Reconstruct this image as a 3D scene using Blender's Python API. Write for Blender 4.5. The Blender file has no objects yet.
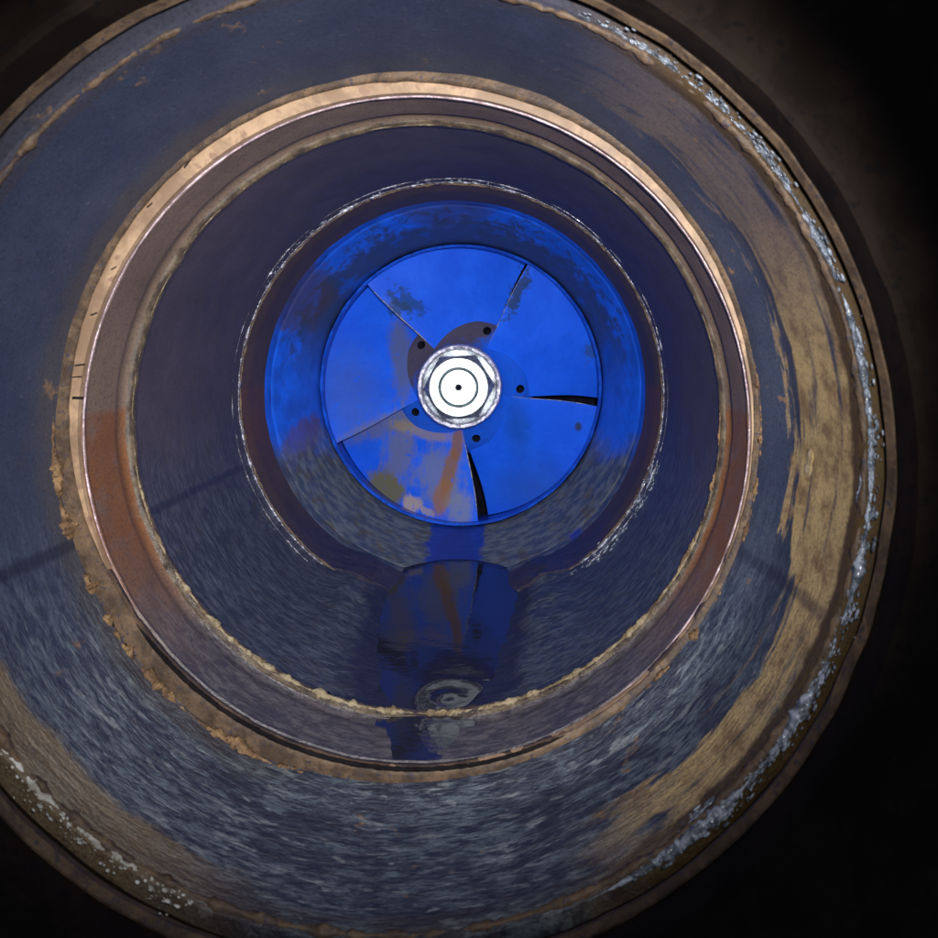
import bpy, bmesh, math, random
from mathutils import noise, Vector, Matrix
random.seed(7)
PI = math.pi
C = bpy.context.scene.collection
sc = bpy.context.scene
F = 677.0                      # focal length in photo pixels (photo 938 wide)
AX, AZ = -0.0351, -0.0351      # pipe axis relative to the camera (metres)

# ---------------------------------------------------------------- camera
cam = bpy.data.cameras.new('camera'); co = bpy.data.objects.new('camera', cam); C.objects.link(co)
co.location = (0, 0, 0); co.rotation_euler = (PI/2, 0, 0)
cam.sensor_width = 36; cam.lens = 36*F/938
cam.shift_x = (469-500)/938.0; cam.shift_y = -(469-346)/938.0
cam.clip_start = 0.01; cam.clip_end = 20
cam.dof.use_dof = True; cam.dof.focus_distance = 0.55; cam.dof.aperture_fstop = 30.0
sc.camera = co
# ---------------------------------------------------------------- world + lamps
w = bpy.data.worlds.new('World'); sc.world = w; w.use_nodes = True
bg = w.node_tree.nodes['Background']; bg.inputs[0].default_value = (0.62, 0.72, 1, 1); bg.inputs[1].default_value = 0.10

def spot(name, loc, target, energy, size, blend, radius, col):
    l = bpy.data.lights.new(name, 'SPOT'); o = bpy.data.objects.new(name, l); C.objects.link(o)
    l.energy = energy; l.spot_size = math.radians(size); l.spot_blend = blend
    l.shadow_soft_size = radius; l.color = col; o.location = loc
    o.rotation_euler = (Vector(target)-Vector(loc)).to_track_quat('-Z', 'Y').to_euler()
    return o
spot('torch', (0.016, -0.005, 0.022), (-0.085, 0.60, -0.055), 10.5, 80, 1.0, 0.005, (1.0, 0.98, 0.97))
spot('phone_flash', (-0.03, -0.02, 0.008), (-0.05, 0.60, -0.035), 6.0, 40, 1.0, 0.006, (0.93, 0.96, 1.0))

vs = sc.view_settings
sc.display_settings.display_device = 'sRGB'
vs.view_transform = 'Standard'; vs.look = 'None'; vs.gamma = 1.0; vs.exposure = 0.15; vs.use_curve_mapping = False
sc.cycles.use_denoising = True
sc.cycles.max_bounces = 6; sc.cycles.sample_clamp_indirect = 10.0; sc.cycles.diffuse_bounces = 2
sc.cycles.caustics_reflective = False; sc.cycles.caustics_refractive = False

# ---------------------------------------------------------------- node helpers
class M:
    """small procedural-material builder; coordinates are local to the pipe axis (x right, y depth, z up)"""
    def __init__(s, name, rough=0.5, metal=0.0, spec=0.5, coat=0.0):
        s.m = bpy.data.materials.new(name); s.m.use_nodes = True
        s.t = s.m.node_tree; s.n = s.t.nodes; s.b = s.n['Principled BSDF']
        s.b.inputs['Roughness'].default_value = rough; s.b.inputs['Metallic'].default_value = metal
        s.b.inputs['Specular IOR Level'].default_value = spec
        s.b.inputs['Coat Weight'].default_value = coat; s.b.inputs['Coat Roughness'].default_value = 0.12
        tc = s.n.new('ShaderNodeTexCoord'); s.P = tc.outputs['Object']
        sp = s.n.new('ShaderNodeSeparateXYZ'); s.t.links.new(s.P, sp.inputs[0])
        s.x, s.y, s.z = sp.outputs
    def put(s, sock, v):
        if isinstance(v, (int, float)): sock.default_value = v
        elif isinstance(v, tuple): sock.default_value = v if len(v) == 4 or sock.type == 'VECTOR' else (*v, 1)
        else: s.t.links.new(v, sock)
    def op(s, o, a, b=0.0, c=None, clamp=False):
        n = s.n.new('ShaderNodeMath'); n.operation = o; n.use_clamp = clamp
        s.put(n.inputs[0], a); s.put(n.inputs[1], b)
        if c is not None: s.put(n.inputs[2], c)
        return n.outputs[0]
    def add(s, a, b): return s.op('ADD', a, b)
    def mul(s, a, b): return s.op('MULTIPLY', a, b)
    def vec(s, a, b, c):
        n = s.n.new('ShaderNodeCombineXYZ'); s.put(n.inputs[0], a); s.put(n.inputs[1], b); s.put(n.inputs[2], c)
        return n.outputs[0]
    def noise(s, scale, detail=4, rough=0.55, sc3=(1, 1, 1), off=0.0, dist=0.0):
        v = s.n.new('ShaderNodeMapping'); s.t.links.new(s.P, v.inputs[0])
        v.inputs['Scale'].default_value = sc3; v.inputs['Location'].default_value = (off, off*1.7, off*0.6)
        n = s.n.new('ShaderNodeTexNoise'); s.t.links.new(v.outputs[0], n.inputs['Vector'])
        n.inputs['Scale'].default_value = scale; n.inputs['Detail'].default_value = detail
        n.inputs['Roughness'].default_value = rough; n.inputs['Distortion'].default_value = dist
        return n.outputs['Fac']
    def step(s, v, a, b):            # smooth 0..1 between a and b (a may exceed b)
        n = s.n.new('ShaderNodeMapRange'); n.interpolation_type = 'SMOOTHSTEP'
        s.put(n.inputs['Value'], v)
        if a <= b: lo, hi, o0, o1 = a, b, 0.0, 1.0
        else: lo, hi, o0, o1 = b, a, 1.0, 0.0
        n.inputs['From Min'].default_value = lo; n.inputs['From Max'].default_value = hi
        n.inputs['To Min'].default_value = o0; n.inputs['To Max'].default_value = o1
        return n.outputs[0]
    def mix(s, f, a, b):
        n = s.n.new('ShaderNodeMix'); n.data_type = 'RGBA'
        s.put(n.inputs[0], f); s.put(n.inputs[6], a); s.put(n.inputs[7], b); return n.outputs[2]
    def r(s): return s.op('SQRT', s.add(s.mul(s.x, s.x), s.mul(s.z, s.z)))
    def blob(s, px, py, d, wx, wy, rot=0, rag=0.5, nz=None, soft=0.25):
        """ragged stain at photo pixel px,py on depth d; wx, wy half sizes in pixels"""
        cx, cz = (px-500)*d/F-AX, (346-py)*d/F-AZ
        ca, sa = math.cos(math.radians(rot)), math.sin(math.radians(rot))
        dx, dz = s.add(s.x, -cx), s.add(s.z, -cz)
        u = s.add(s.mul(dx, ca), s.mul(dz, sa)); v = s.add(s.mul(dx, -sa), s.mul(dz, ca))
        k = F/d
        u, v = s.mul(u, k/wx), s.mul(v, k/wy)
        q = s.op('SQRT', s.add(s.mul(u, u), s.mul(v, v)))
        if nz is None: nz = s.noise(90, 5, 0.6, off=px*0.013)
        q = s.add(q, s.mul(s.add(nz, -0.5), rag*3.0))
        return s.step(q, 1+soft, 1-soft)
    def col(s, c): s.put(s.b.inputs['Base Color'], c)
    def rough(s, v): s.put(s.b.inputs['Roughness'], v)
    def bump(s, h, strength=0.5, dist=0.001):
        n = s.n.new('ShaderNodeBump'); n.inputs['Strength'].default_value = strength; n.inputs['Distance'].default_value = dist
        s.put(n.inputs['Height'], h); s.t.links.new(n.outputs[0], s.b.inputs['Normal'])

def mul_mask(m, *a):
    r = a[0]
    for q in a[1:]: r = m.mul(r, q)
    return r

# ---- blue enamel of the impeller, worn and stained
def mat_impeller():
    m = M('impeller_blue_paint', rough=0.5, spec=0.12)
    n1 = m.noise(30, 5, 0.6); n2 = m.noise(160, 4, 0.6, off=2.0); n3 = m.add(m.mul(m.noise(55, 7, 0.7, off=5.0, dist=0.4), 0.6), m.mul(m.noise(240, 4, 0.6, sc3=(1, 1, 0.35), off=8.0), 0.4))
    c = m.mix(m.step(n1, 0.38, 0.66), (0.006, 0.075, 0.60), (0.008, 0.092, 0.68))
    c = m.mix(m.mul(m.step(n2, 0.56, 0.70), 0.25), c, (0.004, 0.05, 0.42))
    n4 = m.noise(120, 6, 0.7, off=3.3)
    def st(px, py, wx, wy, rot, colr, a=0.8, rag=0.5, soft=0.3):
        nonlocal c
        nn = n4 if rag > 0.85 else n3
        c = m.mix(m.mul(m.mul(m.blob(px, py, 0.63, wx*1.1, wy*1.1, rot, rag*1.3, nn, soft+0.15), a), m.step(n2, 0.25, 0.42)), c, colr)
    st(401, 358, 10, 38, 8, (0.075, 0.085, 0.115), 0.75, 0.55)         # grey wear, left vane
    st(352, 392, 26, 40, 20, (0.04, 0.075, 0.22), 0.5, 0.4, 0.6)
    st(385, 425, 42, 9, 22, (0.12, 0.11, 0.09), 0.55, 0.5)
    st(398, 452, 14, 34, -6, (0.12, 0.12, 0.12), 0.7, 0.75)
    st(384, 489, 20, 14, -30, (0.10, 0.095, 0.045), 0.95, 0.5, 0.1)      # olive patch
    st(412, 504, 9, 8, 0, (0.30, 0.24, 0.18), 0.85, 0.8, 0.15)
    st(428, 510, 8, 3, -20, (0.28, 0.23, 0.18), 0.7, 0.8, 0.15)        # tan
    st(440, 476, 20, 26, 0, (0.13, 0.14, 0.17), 0.7, 0.65)
    st(425, 432, 32, 6, -10, (0.22, 0.17, 0.10), 0.7, 0.5)
    st(458, 442, 5, 16, -6, (0.15, 0.075, 0.040), 0.85, 0.25, 0.15)
    st(450, 470, 6, 24, -12, (0.17, 0.085, 0.045), 0.85, 0.25, 0.15)     # rust run
    st(443, 496, 8, 17, -12, (0.20, 0.10, 0.05), 0.85, 0.3, 0.15)
    st(460, 505, 12, 16, 0, (0.16, 0.17, 0.19), 0.7, 0.5)
    st(518, 292, 6, 19, -25, (0.012, 0.028, 0.03), 0.8, 1.5, 0.2)      # moss specks
    st(410, 303, 17, 7, -35, (0.008, 0.035, 0.10), 0.75, 1.8, 0.2)
    st(400, 312, 9, 6, -30, (0.008, 0.03, 0.07), 0.7, 1.8, 0.2)
    st(593, 352, 5, 9, 0, (0.02, 0.05, 0.07), 0.6, 1.0)
    st(577, 425, 3, 4, 0, (0.02, 0.03, 0.05), 0.9, 0.3)
    st(517, 425, 10, 26, 10, (0.006, 0.05, 0.24), 0.6, 0.4, 0.7)
    st(533, 490, 30, 22, 20, (0.02, 0.07, 0.28), 0.55, 0.4, 0.8)
    m.col(c)
    m.rough(m.add(0.38, m.mul(n3, 0.3)))
    m.bump(m.add(m.mul(n2, 0.5), m.mul(n1, 1.0)), 0.35, 0.0012)
    return m.m

def mat_hub():
    m = M('hub_worn_paint', rough=0.5)
    n1 = m.noise(50, 5, 0.6); n2 = m.noise(180, 4, 0.6)
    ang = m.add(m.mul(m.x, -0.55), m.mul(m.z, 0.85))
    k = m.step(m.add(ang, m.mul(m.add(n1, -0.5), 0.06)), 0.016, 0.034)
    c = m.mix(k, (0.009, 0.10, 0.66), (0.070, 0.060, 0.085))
    c = m.mix(m.mul(m.step(n2, 0.5, 0.7), 0.25), c, (0.03, 0.03, 0.08))
    m.col(c); m.bump(n2, 0.3, 0.001); return m.m

def mat_cone():
    m = M('casing_paint_and_silt', rough=0.45, spec=0.4)
    n1 = m.noise(28, 6, 0.65, off=1.0); n2 = m.noise(70, 6, 0.7, off=3.0, dist=0.5); n3 = m.noise(220, 4, 0.6)
    stk = m.noise(85, 5, 0.6, sc3=(1, 2.2, 1), off=7)
    blue = m.mix(m.step(n1, 0.35, 0.65), (0.007, 0.075, 0.52), (0.011, 0.12, 0.84))
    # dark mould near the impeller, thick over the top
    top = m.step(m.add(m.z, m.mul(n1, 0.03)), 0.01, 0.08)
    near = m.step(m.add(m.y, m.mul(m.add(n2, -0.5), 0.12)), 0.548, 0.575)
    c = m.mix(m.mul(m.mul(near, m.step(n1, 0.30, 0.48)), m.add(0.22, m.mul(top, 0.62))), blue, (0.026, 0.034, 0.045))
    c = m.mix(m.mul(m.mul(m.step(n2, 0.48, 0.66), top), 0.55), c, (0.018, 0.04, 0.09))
    c = m.mix(m.mul(m.blob(312, 300, 0.57, 34, 14, 60, 0.8, n2), 0.7), c, (0.050, 0.036, 0.014))
    c = m.mix(m.mul(m.blob(440, 217, 0.58, 55, 9, 0, 0.7, n2), 0.55), c, (0.04, 0.035, 0.03))
    c = m.mix(m.mul(m.blob(306, 440, 0.58, 9, 22, 0, 0.6, n2), 0.6), c, (0.09, 0.04, 0.015))
    # grey silt in the lower half
    low = m.step(m.add(m.z, m.mul(m.add(n1, -0.5), 0.05)), -0.030, -0.066)
    silt = m.mix(m.step(stk, 0.40, 0.62), (0.045, 0.054, 0.060), (0.105, 0.118, 0.112))
    c = m.mix(m.mul(low, 0.93), c, silt)
    c = m.mix(m.mul(m.mul(low, m.step(n2, 0.52, 0.64)), 0.55), c, (0.07, 0.055, 0.025))
    c = m.mix(m.blob(457, 535, 0.595, 27, 22, 0, 0.35, n2, 0.12), c, (0.010, 0.034, 0.26))
    c = m.mix(m.blob(455, 562, 0.56, 21, 20, 0, 0.35, n2, 0.12), c, (0.010, 0.030, 0.22))
    c = m.mix(m.mul(m.blob(580, 530, 0.56, 14, 9, 30, 0.8, n2), 0.7), c, (0.008, 0.03, 0.34))
    m.col(c)
    m.rough(m.add(0.28, m.mul(n2, 0.35)))
    m.bump(m.add(m.mul(m.mul(stk, low), 1.2), m.mul(n3, 0.25)), 0.6, 0.0018)
    return m.m

def mat_bore(name, top_a, top_b, low_a, low_b, z0=-0.02, z1=-0.09, rust=None, streak=(1, 2.6, 1), sscale=84, rough0=0.18, bstr=0.65, extra=None):
    """painted bore: smooth speckled paint above, wet circumferential ripple streaks below"""
    m = M(name, rough=0.4, spec=0.5)
    n1 = m.noise(22, 5, 0.6, off=1.3); n2 = m.noise(90, 5, 0.65, off=4.0); n3 = m.noise(420, 3, 0.7)
    stk = m.noise(sscale, 6, 0.70, sc3=streak, off=2.2, dist=0.35)
    stk2 = m.noise(sscale*2.3, 4, 0.6, sc3=streak, off=9.2, dist=0.5)
    c = m.mix(m.step(n1, 0.33, 0.68), top_a, top_b)
    c = m.mix(m.mul(m.step(n2, 0.55, 0.75), 0.3), c, (0.03, 0.03, 0.04))
    lowm = m.step(m.add(m.z, m.mul(m.add(n1, -0.5), 0.06)), z0, z1)
    lc = m.mix(m.step(m.add(m.mul(stk, 0.6), m.mul(stk2, 0.4)), 0.42, 0.60), low_a, low_b)
    c = m.mix(lowm, c, lc)
    c = m.mix(m.mul(m.step(n3, 0.62, 0.74), 0.35), c, (0.16, 0.16, 0.18))
    if rust:
        rz0, rz1, rcol, amt = rust
        band = m.mul(m.step(m.z, 0.008, 0.003), m.step(m.add(m.z, m.mul(m.add(n1, -0.5), 0.05)), rz1, rz0))
        c = m.mix(m.mul(m.mul(band, m.step(n2, 0.2, 0.55)), amt), c, rcol)
    if extra: c = extra(m, c, n1, n2, n3, stk, lowm)
    n5 = m.noise(900, 2, 0.6, off=6.0)
    c = m.mix(m.mul(m.step(n5, 0.52, 0.62), 0.35), c, (0.012, 0.012, 0.018))
    m.col(c)
    m.rough(m.add(m.add(rough0, m.mul(n2, 0.30)), m.mul(m.op('SUBTRACT', 1.0, lowm), 0.28)))
    h = m.add(m.mul(m.mul(m.add(stk, m.mul(stk2, 0.5)), m.add(0.06, lowm)), 1.4), m.mul(n3, 0.10))
    m.bump(h, bstr, 0.0022)
    return m.m

def solid(name, c1, c2, scale=80, rough=0.5, metal=0.0, bump=0.4, dist=0.001, spec=0.5, sc3=(1, 1, 1), lo=0.4, hi=0.62, c3=None, coat=0.0):
    m = M(name, rough, metal, spec, coat)
    n = m.noise(scale, 6, 0.65, sc3=sc3, dist=0.3); n2 = m.noise(scale*4, 3, 0.6, sc3=sc3)
    c = m.mix(m.step(n, lo, hi), c1, c2)
    if c3: c = m.mix(m.step(n2, 0.55, 0.68), c, c3)
    m.col(c); m.rough(m.add(rough-0.1, m.mul(n2, 0.25)))
    m.bump(m.add(n, m.mul(n2, 0.4)), bump, dist)
    return m.m

# ---------------------------------------------------------------- object helpers
def finish(name, bm_, mat, parent=None, smooth=True, autos=None, up=False):
    me = bpy.data.meshes.new(name)
    bmesh.ops.recalc_face_normals(bm_, faces=bm_.faces)
    if up:
        bm_.normal_update()
        bmesh.ops.reverse_faces(bm_, faces=[f for f in bm_.faces if f.normal.z < 0])
    bm_.to_mesh(me); bm_.free()
    if smooth:
        me.polygons.foreach_set('use_smooth', [True]*len(me.polygons))
        if autos: me.set_sharp_from_angle(angle=math.radians(autos))
    me.materials.append(mat)
    o = bpy.data.objects.new(name, me); C.objects.link(o)
    o.location = (AX, 0, AZ)
    if parent:
        o.parent = parent; o.location = Vector((AX, 0, AZ)) - parent.location
    return o
def tag(o, label=None, cat=None, group=None, kind=None):
    if label: o['label'] = label
    if cat: o['category'] = cat
    if group: o['group'] = group
    if kind: o['kind'] = kind
    return o
def thing(name, label, cat, y, r):
    o = bpy.data.objects.new(name, None); C.objects.link(o)
    o.location = (AX, y, AZ-r); o.empty_display_size = 0.02
    return tag(o, label, cat)
def nz(x, y, z, s): return noise.noise(Vector((x*s, y*s, z*s)))
def fnz(x, y, z, s, o=4): return noise.fractal(Vector((x*s, y*s, z*s)), 1.0, 2.0, o)

def lathe(prof, n=256, disp=None, closed=True, cx=0.0, cz=0.0):
    """prof: list of (y, r); disp(theta, y, r, i) -> (dy, dr)"""
    b = bmesh.new(); rows = []
    for k in range(n):
        th = 2*PI*k/n; ct, st = math.cos(th), math.sin(th); row = []
        for i, (y, r) in enumerate(prof):
            dy = dr = 0
            if disp: dy, dr = disp(th, y, r, i)
            row.append(b.verts.new((cx+(r+dr)*ct, y+dy, cz+(r+dr)*st)))
        rows.append(row)
    m = len(prof)
    for k in range(n):
        a, c = rows[k], rows[(k+1) % n]
        for i in range(m if closed else m-1):
            j = (i+1) % m
            b.faces.new((a[i], a[j], c[j], c[i]))
    return b
def dense(prof, step=0.002):
    out = []
    for (y0, r0), (y1, r1) in zip(prof, prof[1:]):
        k = max(1, int(math.hypot(y1-y0, r1-r0)/step))
        for i in range(k): out.append((y0+(y1-y0)*i/k, r0+(r1-r0)*i/k))
    out.append(prof[-1]); return out
def crust(y, r, wfun, th0, th1, n=400, seed=0.0, out=False, K=12, ry=1.0, lump=0.5):
    """a ragged bead of scale lying on the wall at depth y, radius r, between two angles (degrees)"""
    b = bmesh.new(); prev = None
    for k in range(n+1):
        t = k/n; th = math.radians(th0+(th1-th0)*t); ct, st = math.cos(th), math.sin(th)
        fade = min(1, t*12, (1-t)*12)
        if abs(th1-th0) >= 359.9: fade = 1
        wd = max(0.0, wfun(th))*fade
        row = []
        for i in range(K):
            a = 2*PI*i/K
            q = wd*(1+lump*nz(ct*r+seed, 0.004*math.cos(a), st*r+0.004*math.sin(a), 420)+0.45*lump*nz(ct*r, seed+0.003*math.cos(a), st*r+0.003*math.sin(a), 900))
            q = max(q, 0.00002)
            row.append(b.verts.new(((r-q*math.cos(a))*ct, y+q*math.sin(a)*ry, (r-q*math.cos(a))*st)))
        if prev:
            for i in range(K):
                j = (i+1) % K
                b.faces.new((prev[i], prev[j], row[j], row[i]))
        prev = row
    return b
def wn(base, amp, s, seed=0.0, cut=None):
    def f(th):
        v = base+amp*fnz(math.cos(th)*0.15+seed, seed, math.sin(th)*0.15, s, 5)
        return v
    return f
def vis(px, py, d): return ((px-500)*d/F-AX, (346-py)*d/F-AZ)   # only used while measuring the photograph

# ================================================================= materials
m_imp = mat_impeller(); m_hub = mat_hub(); m_cone = mat_cone()
m_rim = solid('impeller_rim_paint', (0.006, 0.05, 0.42), (0.012, 0.10, 0.68), 60, 0.3, bump=0.5, c3=(0.02, 0.05, 0.25))
m_nut = solid('bright_nut_steel', (0.28, 0.32, 0.35), (0.56, 0.60, 0.62), 150, 0.46, metal=1.0, bump=0.25, dist=0.0005)
m_shaft = solid('bright_shaft_steel', (0.36, 0.40, 0.43), (0.58, 0.62, 0.63), 190, 0.46, metal=1.0, bump=0.25, dist=0.0005)
m_collar = solid('dull_lilac_steel', (0.36, 0.36, 0.48), (0.62, 0.62, 0.78), 220, 0.45, metal=0.55, bump=0.8, dist=0.0012)
m_dark = solid('cavity_shade_metal', (0.004, 0.004, 0.008), (0.008, 0.008, 0.018), 60, 0.9, spec=0.05)  # near-black colour carries the shade inside cavities, gaps and holes
m_rimface = mat_bore('casing_lip_paint', (0.040, 0.026, 0.032), (0.055, 0.036, 0.042), (0.020, 0.018, 0.040), (0.035, 0.028, 0.055),
                     z0=-0.08, z1=-0.12, rust=(-0.02, -0.07, (0.085, 0.032, 0.028), 0.6), bstr=0.3)
m_seal = solid('wet_silver_sealant', (0.10, 0.09, 0.12), (0.55, 0.58, 0.72), 130, 0.3, metal=0.3, bump=0.9, dist=0.0015, lo=0.50, hi=0.66, coat=0.3)
def ex_spool(m, c, n1, n2, n3, stk, lowm):
    g = m.mul(m.mul(m.step(n2, 0.56, 0.68), lowm), 0.5)
    c = m.mix(g, c, (0.045, 0.040, 0.030))
    s = m.step(m.op('ABSOLUTE', m.add(m.add(m.z, m.mul(m.x, -0.34)), m.mul(m.add(n1, -0.5), 0.004))), 0.0035, 0.001)  # straight shadow line painted into the colour, left wall
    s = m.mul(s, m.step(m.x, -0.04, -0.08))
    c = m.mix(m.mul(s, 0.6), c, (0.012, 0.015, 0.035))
    wet = m.step(m.add(m.z, m.mul(m.add(n2, -0.5), 0.010)), -0.1335, -0.1385)
    c = m.mix(m.mul(wet, 0.85), c, (0.014, 0.016, 0.040))
    c = m.mix(m.step(m.y, 0.3295, 0.3275), c, m.mix(m.step(n2, 0.4, 0.6), (0.05, 0.035, 0.028), (0.13, 0.095, 0.06)))
    return c
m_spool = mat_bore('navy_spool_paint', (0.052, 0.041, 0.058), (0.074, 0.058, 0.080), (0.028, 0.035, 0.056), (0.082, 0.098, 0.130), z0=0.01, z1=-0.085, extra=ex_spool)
m_spacer = mat_bore('brown_spacer_metal', (0.115, 0.078, 0.060), (0.165, 0.115, 0.088), (0.050, 0.045, 0.055), (0.12, 0.11, 0.12),
                    z0=-0.05, z1=-0.115, rust=(-0.045, -0.10, (0.17, 0.065, 0.022), 0.9), streak=(1, 2.6, 1), bstr=0.45)
m_tan = solid('tan_scale', (0.14, 0.10, 0.055), (0.34, 0.28, 0.18), 140, 0.7, bump=1.0, dist=0.002, c3=(0.12, 0.07, 0.03))
m_rust = solid('orange_rust_scale', (0.11, 0.060, 0.028), (0.28, 0.17, 0.08), 130, 0.65, bump=1.0, dist=0.002, c3=(0.06, 0.03, 0.015))
m_brown = solid('dull_brown_rust', (0.065, 0.042, 0.028), (0.15, 0.095, 0.055), 90, 0.6, bump=0.8, dist=0.0015, c3=(0.05, 0.04, 0.05))
m_cream = solid('cream_gasket_fibre', (0.22, 0.14, 0.085), (0.42, 0.28, 0.17), 45, 0.55, bump=0.3, dist=0.0006, c3=(0.25, 0.15, 0.10))
m_black = solid('black_mark', (0.008, 0.007, 0.008), (0.015, 0.013, 0.014), 90, 0.95, spec=0.05)
def ex_near(m, c, n1, n2, n3, stk, lowm):
    pt = m.noise(34, 5, 0.65, sc3=(1, 1.6, 1), off=21, dist=0.4)
    c = m.mix(m.mul(m.mul(m.step(pt, 0.47, 0.58), m.step(m.z, -0.075, -0.115)), 0.75), c, (0.022, 0.026, 0.055))
    fl = m.noise(70, 5, 0.6, sc3=(1, 4.0, 1), off=31, dist=0.3)
    c = m.mix(m.mul(m.mul(m.step(fl, 0.58, 0.64), m.step(m.z, -0.05, -0.10)), 0.6), c, (0.26, 0.30, 0.33))
    # chalky overspray / mineral film on the right and towards the mouth
    edge = m.add(m.y, m.mul(m.add(n2, -0.5), 0.012))
    rgt = m.step(m.x, 0.05, 0.10)
    ragged = m.noise(20, 7, 0.62, sc3=(1, 5, 0.8), off=11, dist=0.4)
    thr = m.add(m.mul(m.step(m.z, -0.052, -0.036), -0.020), -0.238)
    cream = m.step(m.add(m.add(edge, m.mul(m.add(ragged, -0.5), 0.060)), thr), 0.004, -0.001)
    frac = m.step(m.add(ragged, m.mul(rgt, 0.10)), 0.40, 0.56)
    a = m.mul(cream, m.mul(frac, rgt))
    up = m.step(m.z, 0.02, 0.10)
    colr = m.mix(up, m.mix(m.step(n2, 0.33, 0.58), (0.30, 0.18, 0.07), (0.62, 0.44, 0.20)), (0.27, 0.19, 0.14))
    c = m.mix(m.mul(a, m.add(0.85, m.mul(up, -0.32))), c, colr)
    # left: soft brown tint behind the mouth lip
    lft = m.step(m.x, -0.03, -0.09)
    deep = m.step(m.add(edge, m.mul(m.add(ragged, -0.5), 0.02)), 0.228, 0.222)
    lz = m.step(m.z, -0.02, -0.07)
    c = m.mix(m.mul(m.mul(m.mul(lft, lz), deep), 0.8), c, (0.26, 0.185, 0.10))
    c = m.mix(m.mul(m.mul(lft, m.step(m.add(m.y, m.mul(m.add(n2, -0.5), 0.03)), 0.262, 0.275)), 0.45), c, (0.07, 0.055, 0.05))
    s = m.step(m.op('ABSOLUTE', m.add(m.add(m.z, m.mul(m.x, -0.33)), m.mul(m.add(n1, -0.5), 0.004))), 0.0042, 0.001)  # shadow line painted dark into the left wall colour
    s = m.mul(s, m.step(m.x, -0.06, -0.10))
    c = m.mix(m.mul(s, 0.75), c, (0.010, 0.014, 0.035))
    s2 = m.step(m.op('ABSOLUTE', m.add(m.add(m.z, m.mul(m.x, 0.37)), m.mul(m.add(n1, -0.5), 0.004))), 0.004, 0.001)  # shadow line painted dark into the right wall colour
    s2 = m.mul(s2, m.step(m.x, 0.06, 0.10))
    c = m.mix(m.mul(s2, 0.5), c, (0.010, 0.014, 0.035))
    # orange specks
    c = m.mix(m.mul(m.mul(m.step(n2, 0.60, 0.66), m.step(n1, 0.52, 0.6)), 0.7), c, (0.30, 0.17, 0.08))
    # dark wet brown band behind the mouth
    c = m.mix(m.mul(m.step(m.add(m.y, m.mul(m.add(n2, -0.5), 0.006)), 0.2190, 0.2165), m.add(0.25, m.mul(rgt, 0.7))), c, (0.07, 0.04, 0.012))
    return c
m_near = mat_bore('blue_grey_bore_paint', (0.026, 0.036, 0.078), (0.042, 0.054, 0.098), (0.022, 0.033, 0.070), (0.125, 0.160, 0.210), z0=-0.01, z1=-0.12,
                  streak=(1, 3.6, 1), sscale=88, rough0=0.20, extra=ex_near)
m_flange = solid('dark_brown_flange_metal', (0.011, 0.0072, 0.005), (0.020, 0.013, 0.0095), 50, 0.75, bump=0.5, spec=0.12, c3=(0.010, 0.008, 0.008))
m_glint = solid('wet_scale_glint', (0.09, 0.11, 0.14), (0.42, 0.48, 0.58), 260, 0.22, bump=0.8, dist=0.001, coat=0.6)  # pale colour stands in for wet glints as well as scale
m_highlight = solid('glossy_yellow_highlight', (0.40, 0.27, 0.08), (0.62, 0.48, 0.25), 150, 0.25, bump=0.6, coat=0.6)  # yellow gloss for a lump added as a highlight on the wall
m_chalk = solid('white_chalk_scale', (0.35, 0.33, 0.28), (0.75, 0.74, 0.68), 90, 0.6, bump=0.9, dist=0.002)

# ================================================================= large structure, near to deep
# ---- mouth flange
t = thing('mouth_flange', 'dark brown iron flange face at the near mouth, outermost ring on the right', 'flange', 0.19, 0.30)
def dmf(th, y, r, i): return (0.0006*nz(math.cos(th)*r, y, math.sin(th)*r, 60), 0.0005*nz(math.cos(th)*r, y+3, math.sin(th)*r, 90))
finish('face', lathe(dense([(0.186, 0.1500), (0.1845, 0.152), (0.180, 0.34), (0.2, 0.34), (0.207, 0.1535), (0.198, 0.1508), (0.19, 0.1498), (0.186, 0.1500)], 0.006), 256, dmf), m_flange, t, autos=35)
finish('inner_lip', lathe(dense([(0.2035, 0.1512), (0.200, 0.1492), (0.1975, 0.1500), (0.1975, 0.1535), (0.2035, 0.1535), (0.2035, 0.1512)], 0.0015), 256, dmf), m_brown, t, autos=40)

# ---- near pipe bore
t = thing('outer_pipe', 'blue grey pipe wall nearest the camera, with cream film on its right side', 'pipe', 0.245, 0.1486)
def dnb(th, y, r, i):
    if r > 0.152: return (0, 0)
    k = max(0.0, math.cos(th-math.radians(-22)))**0.7*min(1, max(0, (y-0.262)/0.016))   # the joint is off centre
    return (0, -0.0062*k+0.0005*fnz(math.cos(th)*r, y*0.5, math.sin(th)*r, 35))
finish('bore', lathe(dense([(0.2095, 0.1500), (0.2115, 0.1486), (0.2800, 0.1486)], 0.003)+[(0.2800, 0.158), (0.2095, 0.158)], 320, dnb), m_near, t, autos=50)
bead = lambda th: 0.0011+0.0010*fnz(math.cos(th)*0.15, 1, math.sin(th)*0.15, 120, 4)
gb = lambda th: max(0.0, 0.0001+0.0014*(fnz(math.cos(th)*0.15, 31, math.sin(th)*0.15, 50, 5)+0.22)*(1.0+0.9*max(0, -math.sin(th))))
finish('wet_scale_glint_bead', crust(0.2095, 0.1500, gb, -66, 68, 900, 12.0, lump=0.7), m_glint, t)
finish('wet_scale_glint_bead', crust(0.2130, 0.1492, lambda th: gb(th+1.3)*0.8, -62, 30, 700, 14.0, lump=0.7), m_glint, t)
cb = lambda th: max(0.0, 0.0002+0.0018*(fnz(math.cos(th)*0.15, 41, math.sin(th)*0.15, 60, 5)+0.2))
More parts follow.
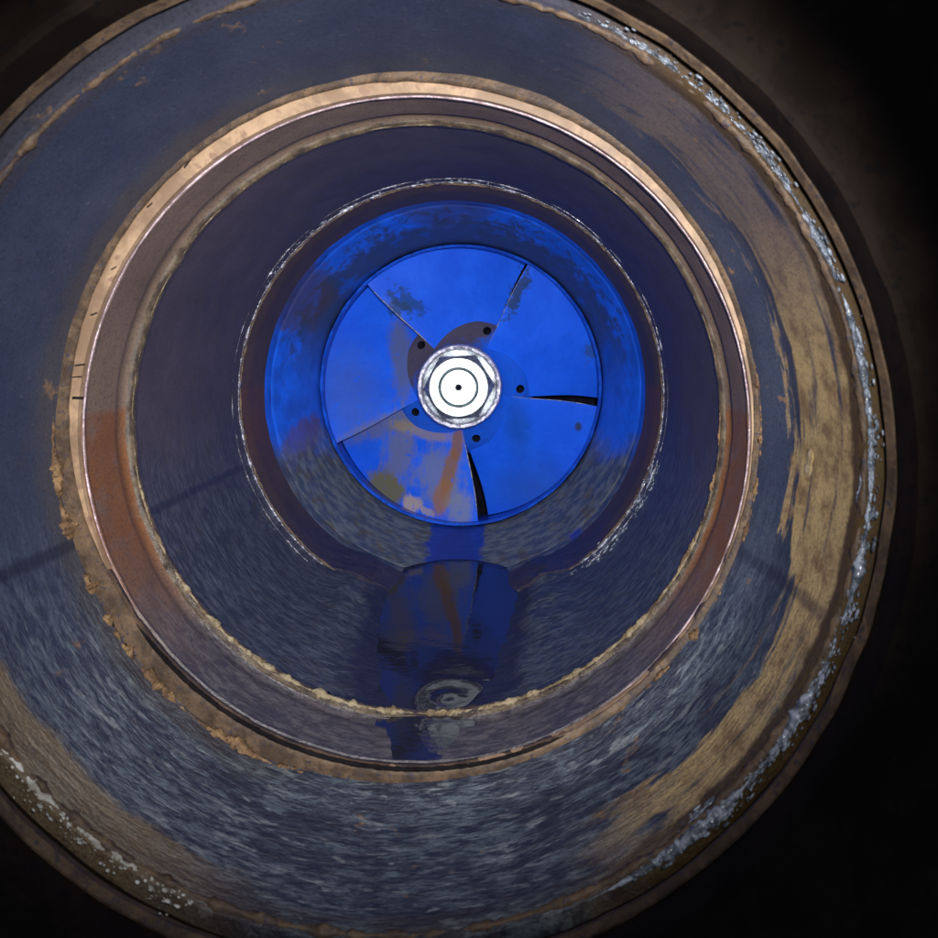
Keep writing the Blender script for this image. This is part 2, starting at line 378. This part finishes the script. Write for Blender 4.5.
finish('chalk_bead', crust(0.2110, 0.1500, cb, 196, 248, 500, 16.0, lump=0.6), m_chalk, t)
bl_ = bmesh.new()
for k, (px, py, sx, sz) in enumerate(((797, 462, 4, 15), (799, 472, 5, 9))):
    th = math.atan2(vis(px, py, 0.245)[1], vis(px, py, 0.245)[0]); ct, st = math.cos(th), math.sin(th)
    g = bmesh.ops.create_icosphere(bl_, subdivisions=3, radius=1.0)
    for v in g['verts']:
        v.co *= 1+0.25*nz(v.co.x+k, v.co.y, v.co.z, 2.5)
        v.co = Vector((0.1492*ct, 0.2475+k*0.0012, 0.1490*st))+Vector((v.co.x*0.0009, v.co.y*sx*0.0009, v.co.z*sz*0.00034))
finish('highlight_lump', bl_, m_highlight, t)
finish('mouth_bead', crust(0.2115, 0.1492, bead, 0, 360, 720, 3.0), m_brown, t)
rr = lambda th: 0.0004+0.0036*max(0, fnz(math.cos(th)*0.15, 4, math.sin(th)*0.15, 90, 5)+0.35)*max(0.2, math.cos(th-math.radians(208)))
finish('rust_crust', crust(0.2785, 0.1490, rr, 176, 300, 700, 1.0, ry=0.9, lump=1.0), m_rust, t)
rr2 = lambda th: 0.0001+0.0022*max(0, fnz(math.cos(th)*0.15, 9, math.sin(th)*0.15, 110, 5)+0.12)
finish('rust_crust', crust(0.2790, 0.1428, rr2, -55, 12, 400, 2.0, lump=1.0), m_rust, t)

# pale flecks modelled in for wet glints and scale along the mouth, right side  (hundreds, uncountable -> stuff part)
def flecks(n, th0, th1, y0, y1, r0, s0, s1, seed, stretch=2.0, clump=True):
    rnd = random.Random(seed); b = bmesh.new(); k = 0
    while k < n:
        th = math.radians(rnd.uniform(th0, th1))
        if clump and fnz(math.cos(th)*0.2, seed, math.sin(th)*0.2, 60, 3) < rnd.uniform(-0.5, 0.5): continue
        y = rnd.gauss((y0+y1)/2, (y1-y0)/4); s = s0+(s1-s0)*rnd.random()**3
        ct, st = math.cos(th), math.sin(th); r = r0
        mt = Matrix.Translation((r*ct, y, r*st)) @ Matrix.Rotation(-(th), 4, 'Y') @ Matrix.Diagonal((0.55*s, s*rnd.uniform(.7, 1.2), s*rnd.uniform(1, stretch), 1))
        g = bmesh.ops.create_icosphere(b, subdivisions=1, radius=1.0)
        for v in g['verts']:
            v.co *= 1+0.3*rnd.uniform(-1, 1)
            v.co = mt @ v.co
        k += 1
    return b
tag(finish('wet_glint_flecks', flecks(2200, -55, 66, 0.2050, 0.2145, 0.1498, 0.00015, 0.0008, 5, 3.5), m_glint, t), kind='stuff')
tag(finish('wet_glint_flecks', flecks(900, -60, -8, 0.2080, 0.2190, 0.1492, 0.00015, 0.0008, 15, 3.0), m_glint, t), kind='stuff')
tag(finish('scale_flecks', flecks(700, 196, 248, 0.204, 0.217, 0.1492, 0.0001, 0.0007, 9, 2.0), m_chalk, t), kind='stuff')

# ---- cream gasket (slightly off centre, so it shows left and on top)
t = thing('flat_gasket', 'cream fibre gasket edge showing as a pale ring, widest at upper left', 'gasket', 0.28, 0.145)
ge = lathe([(0.2812, 0.1401), (0.2806, 0.1435), (0.2806, 0.1475), (0.2835, 0.1475), (0.2835, 0.1401)], 256, None, True, -0.0003, 0.0002)
finish('gasket_ring', ge, m_cream, t, autos=30)
def mark(px, py, lw, ll, rot):
    d = 0.2800; x, z = vis(px, py, d); b = bmesh.new()
    mt = Matrix.Translation((x, 0.2806, z)) @ Matrix.Rotation(math.radians(-rot), 4, 'Y') @ Matrix.Diagonal((ll*d/F, 0.0004, lw*d/F, 1))
    g = bmesh.ops.create_cube(b, size=1.0)
    for v in g['verts']: v.co = mt @ v.co
    return b
for a in ((77, 398, 2.6, 11, 0), (79, 365, 1.6, 10, 8), (76, 377, 1.3, 9, 4), (93, 314, 1.3, 7, 20), (187, 163, 1.5, 12, 52), (149, 205, 1.2, 7, 40), (113, 268, 1.0, 6, 28),
          (658, 170, 1.4, 10, -150), (633, 154, 1.3, 8, -160)):
    finish('ink_mark', mark(*a), m_black, t, smooth=False)
# rusty joint face round the gasket
t = thing('rusty_joint_ring', 'brown rusted joint face just outside the cream gasket ring', 'ring', 0.282, 0.15)
def dj(th, y, r, i):
    k = max(0.0, math.cos((th % (2*PI)-math.radians(128))*1.15) if abs(th % (2*PI)-math.radians(128)) < 1.36 else 0.0)**0.8   # widest at upper left
    k = max(k, 0.62*max(0.0, math.cos((th-math.radians(62)))) ** 2.5)
    inr = 0.0060*(1-min(1, k)) if r < 0.1500 else 0.0
    inr *= (0.150-r)/0.0042 if r < 0.150 else 0
    return (0.0005*fnz(math.cos(th)*r, y, math.sin(th)*r, 110, 4), -inr+0.0004*nz(math.cos(th)*r, y, math.sin(th)*r, 150))
finish('joint_face', lathe(dense([(0.2802, 0.1458), (0.2800, 0.150), (0.2800, 0.157), (0.2838, 0.157), (0.2838, 0.1458), (0.2802, 0.1458)], 0.0012), 360, dj), m_brown, t)

# ---- brown spacer ring
t = thing('spacer_ring', 'brown metal spacer ring between cream gasket and navy pipe, orange rust below its middle', 'spacer ring', 0.30, 0.14)
def dsp(th, y, r, i):
    if r > 0.145: return (0, 0)
    return (0, 0.00035*fnz(math.cos(th)*r, y, math.sin(th)*r, 60, 3))
finish('ring_body', lathe(dense([(0.2842, 0.1404), (0.2852, 0.1396), (0.2868, 0.1404), (0.2885, 0.1418), (0.3130, 0.1424), (0.3150, 0.1436), (0.3195, 0.1436), (0.3210, 0.1424)], 0.002)
       + [(0.3210, 0.152), (0.2842, 0.152)], 320, dsp), m_spacer, t, autos=50)
ol = lambda th: 0.00045+0.00015*fnz(math.cos(th)*0.15, 5, math.sin(th)*0.15, 60, 3)
m_edge = solid('lilac_worn_edge', (0.30, 0.22, 0.24), (0.62, 0.48, 0.52), 120, 0.35, metal=0.3, bump=0.5)
finish('worn_lit_edge', crust(0.2845, 0.1400, ol, -60, 212, 600, 8.0), m_edge, t)
bl = lambda th: 0.0004+0.0005*max(0, math.cos(th-math.radians(250)))
finish('black_joint_shade_line', crust(0.2804, 0.1403, bl, 212, 300, 400, 2.0, lump=0.3), m_black, t)  # black bead laid in for the shade of the open joint

# ---- navy spool pipe
t = thing('inner_pipe', 'navy blue pipe section between the brown spacer and the silver seal', 'pipe', 0.40, 0.145)
def bank(th, y):
    # silt banks either side of the water along the pipe floor
    f = abs(math.degrees((th-1.5*PI+PI) % (2*PI)-PI))
    t = min(1.0, max(0.0, (y-0.345)/0.10))
    n_ = 1+0.5*fnz(math.cos(th)*0.15, y, math.sin(th)*0.15, 60, 4)
    return 0.0068*t*n_*math.exp(-((f-25.0)/8.0)**2)
def dis(th, y, r, i):
    if r > 0.158: return (0, 0)
    e = 0.0005*fnz(math.cos(th)*r, y*0.4, math.sin(th)*r, 45, 4)
    if y < 0.3275: return (0.0008*fnz(math.cos(th)*r, 3, math.sin(th)*r, 70, 4), e)
    sh = max(0.0, -math.sin(th)-0.86)/0.14
    e += sh*0.0016*fnz(math.cos(th)*r, y*0.8, 7.7, 70, 4)-bank(th, y)
    return (0, e)
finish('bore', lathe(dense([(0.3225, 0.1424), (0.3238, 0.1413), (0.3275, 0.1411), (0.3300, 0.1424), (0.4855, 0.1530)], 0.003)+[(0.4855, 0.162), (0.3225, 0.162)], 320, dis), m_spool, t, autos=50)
tn = lambda th: 0.0003+0.0015*max(0, fnz(math.cos(th)*0.15, 7, math.sin(th)*0.15, 90, 5)+0.55)*(0.12+1.1*max(0, -math.sin(th)))
finish('scale_bead', crust(0.3250, 0.1416, tn, 0, 360, 1000, 4.0, lump=0.8), m_tan, t)
tg = lambda th: 0.0016*max(0, fnz(math.cos(th)*0.15, 2, math.sin(th)*0.15, 80, 4)+0.3)
finish('rust_bead', crust(0.3262, 0.1413, tg, -42, 4, 240, 6.0, lump=0.9), m_rust, t)

# ---- seal
t = thing('seal_ring', 'thin glinting silver seal ring at the deep end of the navy pipe', 'seal', 0.486, 0.153)
s1 = lambda th: 0.0009+0.0008*fnz(math.cos(th)*0.15, 12, math.sin(th)*0.15, 80, 4)
finish('seal_bead', crust(0.4868, 0.1530, s1, 0, 360, 900, 5.0, lump=0.8), m_seal, t)
s2 = lambda th: 0.00015+0.0010*max(0, fnz(math.cos(th)*0.15, 15, math.sin(th)*0.15, 50, 4)+0.25)
finish('sealant_smear', crust(0.4730, 0.1522, s2, -80, 262, 900, 9.0, lump=0.9), m_seal, t)
tag(finish('wet_glint_flecks', flecks(240, -70, -18, 0.455, 0.484, 0.1514, 0.0003, 0.0011, 21, 5.0), m_glint, t), kind='stuff')  # pale flecks laid in for the glint streaks beside the seal
tag(finish('wet_glint_flecks', flecks(120, 40, 150, 0.476, 0.486, 0.1524, 0.0002, 0.0008, 22, 5.0), m_glint, t), kind='stuff')
fi = lambda th: 0.0009+0.0006*fnz(math.cos(th)*0.15, 18, math.sin(th)*0.15, 70, 4)
finish('tan_bead', crust(0.4885, 0.1523, fi, -75, 262, 700, 7.0, lump=0.7), m_brown, t)

# ---- pump casing
t = thing('pump_casing', 'blue painted funnel casing around the impeller, grey silt on its lower half', 'pump casing', 0.56, 0.15)
def dc(th, y, r, i):
    if r > 0.156: return (0, 0)
    return (0, 0.0004*fnz(math.cos(th)*r, y, math.sin(th)*r, 50, 3)-bank(th, y)*min(1, max(0, (0.545-y)/0.03)))
finish('front_lip', lathe(dense([(0.4890, 0.1526), (0.5000, 0.1500), (0.5270, 0.1484)], 0.003)+[(0.5270, 0.162), (0.4890, 0.162)], 300, dc), m_rimface, t, autos=50)
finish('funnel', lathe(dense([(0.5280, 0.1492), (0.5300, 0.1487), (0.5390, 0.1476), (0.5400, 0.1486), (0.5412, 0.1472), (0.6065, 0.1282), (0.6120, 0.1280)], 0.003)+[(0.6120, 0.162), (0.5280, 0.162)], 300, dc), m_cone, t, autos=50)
finish('back_chamber', lathe([(0.6130, 0.1310), (0.6300, 0.150), (0.74, 0.150), (0.74, 0.002), (0.75, 0.002), (0.75, 0.162), (0.6130, 0.162)], 128), m_dark, t, autos=30)

# ================================================================= impeller
imp = thing('impeller', 'bright blue five vaned pump impeller with a steel nut at its centre', 'impeller', 0.61, 0.127)
def dr_(th, y, r, i): return (0.0003*nz(math.cos(th)*r, y, math.sin(th)*r, 60), 0.0003*nz(math.cos(th)*r, y, math.sin(th)*r, 90))
finish('shroud_rim', lathe(dense([(0.6075, 0.1266), (0.6060, 0.1256), (0.6075, 0.1240), (0.6120, 0.1240), (0.6600, 0.1325), (0.7000, 0.1400), (0.7000, 0.1430), (0.6600, 0.1357), (0.6120, 0.1274), (0.6075, 0.1266)], 0.0015), 300, dr_), m_rim, imp, autos=50)
hub = lathe(dense([(0.604, 0.020), (0.604, 0.034), (0.617, 0.042), (0.636, 0.060), (0.650, 0.068), (0.700, 0.068), (0.706, 0.068), (0.706, 0.020), (0.604, 0.020)], 0.006), 160)
hubo = finish('hub', hub, m_hub, imp, autos=30)
# five drilled holes
cut = bmesh.new()
for px, py in ((487, 330.5), (420.5, 345), (415, 412.4), (476, 439.2), (520.5, 389.5)):
    for d in (0.622,):
        x, z = vis(px, py, d)
        g = bmesh.ops.create_cone(cut, cap_ends=True, segments=20, radius1=0.0040, radius2=0.0040, depth=0.1)
        for v in g['verts']: v.co = Matrix.Translation((x, 0.63, z)) @ Matrix.Rotation(PI/2, 4, 'X') @ v.co
co_ = finish('drill', cut, m_dark, imp, smooth=False)
def drill(o):
    md = o.modifiers.new('b', 'BOOLEAN'); md.object = co_; md.operation = 'DIFFERENCE'; md.solver = 'EXACT'
    bpy.context.view_layer.update()
    dg = bpy.context.evaluated_depsgraph_get()
    me = bpy.data.meshes.new_from_object(o.evaluated_get(dg)); o.modifiers.clear(); o.data = me
# vanes: helicoid sheets, leading edge proud, running clockwise and deeper under the next vane
def vane(th0, span=70.5):
    nu, nv = 44, 22; b = bmesh.new()
    def pt(u, v, side):
        rin = 0.0370+0.020*(max(0, u-0.3)/0.7)**1.5
        rout = 0.1241+0.0070*u
        r = rin+(rout-rin)*v
        sweep = math.radians(th0-6*(1-v)+5*v*v*0)        # leading edge slightly curved
        th = sweep+math.radians(5.5*math.sin(PI*v)*(0.4))-math.radians(span)*u
        y = 0.6125+0.003*(1-v)+0.008*v*(1-v)+(0.045*u**1.15)*(0.55+0.45*v)+0.006*(1-u)**6*0
        y += 0.0010*nz(r*math.cos(th)+th0, 0.3, r*math.sin(th), 25)
        thick = 0.0016*min(1, 0.45+u*6)
        return (r*math.cos(th), y+(thick if side else 0), r*math.sin(th))
    A = [[b.verts.new(pt(i/nu, j/nv, 0)) for j in range(nv+1)] for i in range(nu+1)]
    B = [[b.verts.new(pt(i/nu, j/nv, 1)) for j in range(nv+1)] for i in range(nu+1)]
    for i in range(nu):
        for j in range(nv):
            b.faces.new((A[i][j], A[i+1][j], A[i+1][j+1], A[i][j+1])); b.faces.new((B[i][j], B[i][j+1], B[i+1][j+1], B[i+1][j]))
    for i in range(nu):
        b.faces.new((A[i][0], B[i][0], B[i+1][0], A[i+1][0])); b.faces.new((A[i][nv], A[i+1][nv], B[i+1][nv], B[i][nv]))
    for j in range(nv):
        b.faces.new((A[0][j], A[0][j+1], B[0][j+1], B[0][j])); b.faces.new((A[nu][j], B[nu][j], B[nu][j+1], A[nu][j+1]))
    return b
vl = {133: 'upper left vane, clean bright blue', 61: 'upper right vane with dark moss specks along its edge', -9: 'lower right vane, plain blue', -83: 'bottom left vane streaked with orange rust and tan silt',
      205: 'left vane with a grey worn patch'}
vn = []
for a, lb in vl.items():
    v = finish('vane', vane(a, {61: 67.6, 205: 72.0, -83: 71.5, -9: 70.6}.get(a, 70.5)), m_imp, imp, autos=40); v['label'] = lb; vn.append(v)
m_edge_lit = solid('lit_vane_edge', (0.05, 0.10, 0.32), (0.28, 0.26, 0.24), 170, 0.4, bump=0.6, lo=0.42, hi=0.58)  # tan colour paints the lit leading edge of each vane
for v in vn:
    k = 23; pts = [v.data.vertices[j].co.copy() for j in range(2, k-1)]
    b = bmesh.new(); prev = None
    for i, p in enumerate(pts):
        q = 0.00045+0.00025*nz(p.x, p.y, p.z, 160); q *= min(1, i/3, (len(pts)-1-i)/3)+0.05
        row = [b.verts.new((p.x+q*math.cos(a), p.y-0.0001+q*math.sin(a), p.z+q*math.cos(a)*0.6)) for a in (0, PI/3, 2*PI/3, PI, 4*PI/3, 5*PI/3)]
        if prev:
            for n_ in range(6): b.faces.new((prev[n_], prev[(n_+1) % 6], row[(n_+1) % 6], row[n_]))
        prev = row
    finish('worn_lit_edge', b, m_edge_lit, v).location = (0, 0, 0)
for o in [hubo]+vn: drill(o)
bpy.data.objects.remove(co_)

for px, py in ((487, 330.5), (420.5, 345), (415, 412.4), (476, 439.2), (520.5, 389.5)):
    hx, hz = vis(px, py, 0.622); hy = 0.617+(math.hypot(hx, hz)-0.042)*1.0556
    hb = lathe([(hy+0.0022, 0.0039), (hy+0.0022, 0.0032), (hy+0.04, 0.0030), (hy+0.04, 0.0001), (hy+0.042, 0.0001), (hy+0.042, 0.0039)], 24, None, True, hx, hz)  # near-black sleeve added so the drilled hole looks shaded
    finish('hole_shade_sleeve', hb, m_dark, hubo).location = (0, 0, 0)
# collar, nut, shaft end
def dcol(th, y, r, i): return (0.0004*nz(math.cos(th)*r, y, math.sin(th)*r, 260), 0.0006*nz(math.cos(th)*r, y, math.sin(th)*r, 330))
finish('collar', lathe(dense([(0.588, 0.0318), (0.5835, 0.0330), (0.5830, 0.0352), (0.5850, 0.0364), (0.606, 0.0366), (0.606, 0.0318), (0.588, 0.0318)], 0.0012), 220, dcol), m_collar, imp, autos=60)
def hexnut():
    b = bmesh.new(); n = 240; rows = []
    ap = 0.0278; rot = math.radians(3)
    prof = [(0.5735, 0.0172), (0.5735, 0.0246), (0.5738, 0.0252), (0.5752, 0.0267), (0.5772, 0.0285), (0.5790, 0.0303), (0.592, 0.0303), (0.593, 0.0325), (0.600, 0.0325), (0.600, 0.0172)]
    for k in range(n):
        th = 2*PI*k/n; a = (th-rot) % (PI/3)-PI/6; hx = ap*0.955/math.cos(a); row = []
        for i, (y, r) in enumerate(prof):
            q = min(r, hx) if 1 < i < 7 else r
            row.append(b.verts.new((q*math.cos(th), y, q*math.sin(th))))
        rows.append(row)
    m = len(prof)
    for k in range(n):
        a, c = rows[k], rows[(k+1) % n]
        for i in range(m):
            j = (i+1) % m; b.faces.new((a[i], a[j], c[j], c[i]))
    return b
nut = finish('hex_nut', hexnut(), m_nut, imp, autos=20)
nut.location = Vector(nut.location)
se = finish('shaft_end', lathe([(0.5752, 0.0001), (0.5752, 0.0001), (0.5740, 0.0024), (0.5728, 0.0029), (0.5728, 0.0147), (0.5733, 0.0152), (0.5748, 0.0158), (0.5748, 0.0169), (0.60, 0.0169), (0.60, 0.0001)], 120), m_shaft, nut, autos=30)
se.location = (0, 0, 0)
m_groove = solid('teal_grey_groove', (0.045, 0.075, 0.09), (0.12, 0.17, 0.19), 120, 0.7, bump=0.3, spec=0.2)
gv = finish('thread_groove', lathe([(0.5733, 0.0155), (0.5736, 0.0156), (0.5736, 0.0169), (0.5734, 0.01695), (0.5747, 0.01695), (0.5747, 0.0155)], 160, lambda th, y, r, i: (0, 0.00012*nz(math.cos(th), 1, math.sin(th), 9))), m_groove, nut)
gv.location = (0, 0, 0)
ch = finish('centre_hole_shade', lathe([(0.5733, 0.0001), (0.5733, 0.0022), (0.576, 0.0022), (0.576, 0.0001)], 40), m_dark, nut)
ch.location = (0, 0, 0)
# small stamp dots on the nut face
for px, py in ((436.5, 396), (441, 402), (484.5, 376)):
    x, z = vis(px, py, 0.5735); b = bmesh.new()
    bmesh.ops.create_icosphere(b, subdivisions=1, radius=0.00045)
    for v in b.verts: v.co = Vector((v.co.x*1.6+x, v.co.y*0.4+0.5735, v.co.z+z))
    s = finish('stamp_dot', b, m_collar, nut); s.location = (0, 0, 0)

# ================================================================= water
LV = -0.1415
def water_sheet(y0, y1, rf, ny=60, nx=24):
    b = bmesh.new(); rows = []
    for i in range(ny+1):
        y = y0+(y1-y0)*i/ny; r = rf(y); hw = math.sqrt(max(r*r-LV*LV, 1e-7))+0.0012
        rows.append([b.verts.new((-hw+2*hw*j/nx, y, LV)) for j in range(nx+1)])
    for i in range(ny):
        for j in range(nx): b.faces.new((rows[i][j], rows[i][j+1], rows[i+1][j+1], rows[i+1][j]))
    return b
mw = M('still_dark_water', rough=0.03)
mw.b.inputs['IOR'].default_value = 1.43; mw.b.inputs['Specular IOR Level'].default_value = 0.5
mw.b.inputs['Transmission Weight'].default_value = 0.35
mw.col((0.026, 0.026, 0.044))
x0, y0 = vis(450, 0, 0.345)[0], 0.340
dx, dy = mw.add(mw.x, -x0), mw.add(mw.y, -y0)
rd = mw.op('SQRT', mw.add(mw.mul(dx, dx), mw.mul(dy, dy)))
wv = mw.mul(mw.op('SINE', mw.mul(rd, 420.0)), mw.step(rd, 0.034, 0.004))
rp = mw.noise(110, 4, 0.6, sc3=(0.5, 1.6, 1), off=3.0)
mw.bump(mw.add(mw.add(mw.mul(wv, 0.5), mw.mul(mw.noise(45, 3, 0.5), 0.9)), mw.mul(rp, 0.35)), 0.22, 0.0012)
w1 = finish('water', water_sheet(0.3275, 0.564, lambda y: 0.1424+(y-0.33)*0.068 if y < 0.4855 else (0.153-(y-0.4855)*0.1 if y < 0.54 else 0.1474-(y-0.54)*0.277)), mw.m, up=True)
tag(w1, 'shallow dark water lying along the bottom of the navy pipe', None, kind='structure')
w2 = finish('water', water_sheet(0.2885, 0.3235, lambda y: 0.1432, 14), mw.m, up=True)
tag(w2, 'small film of water caught inside the brown spacer ring', None, kind='structure')
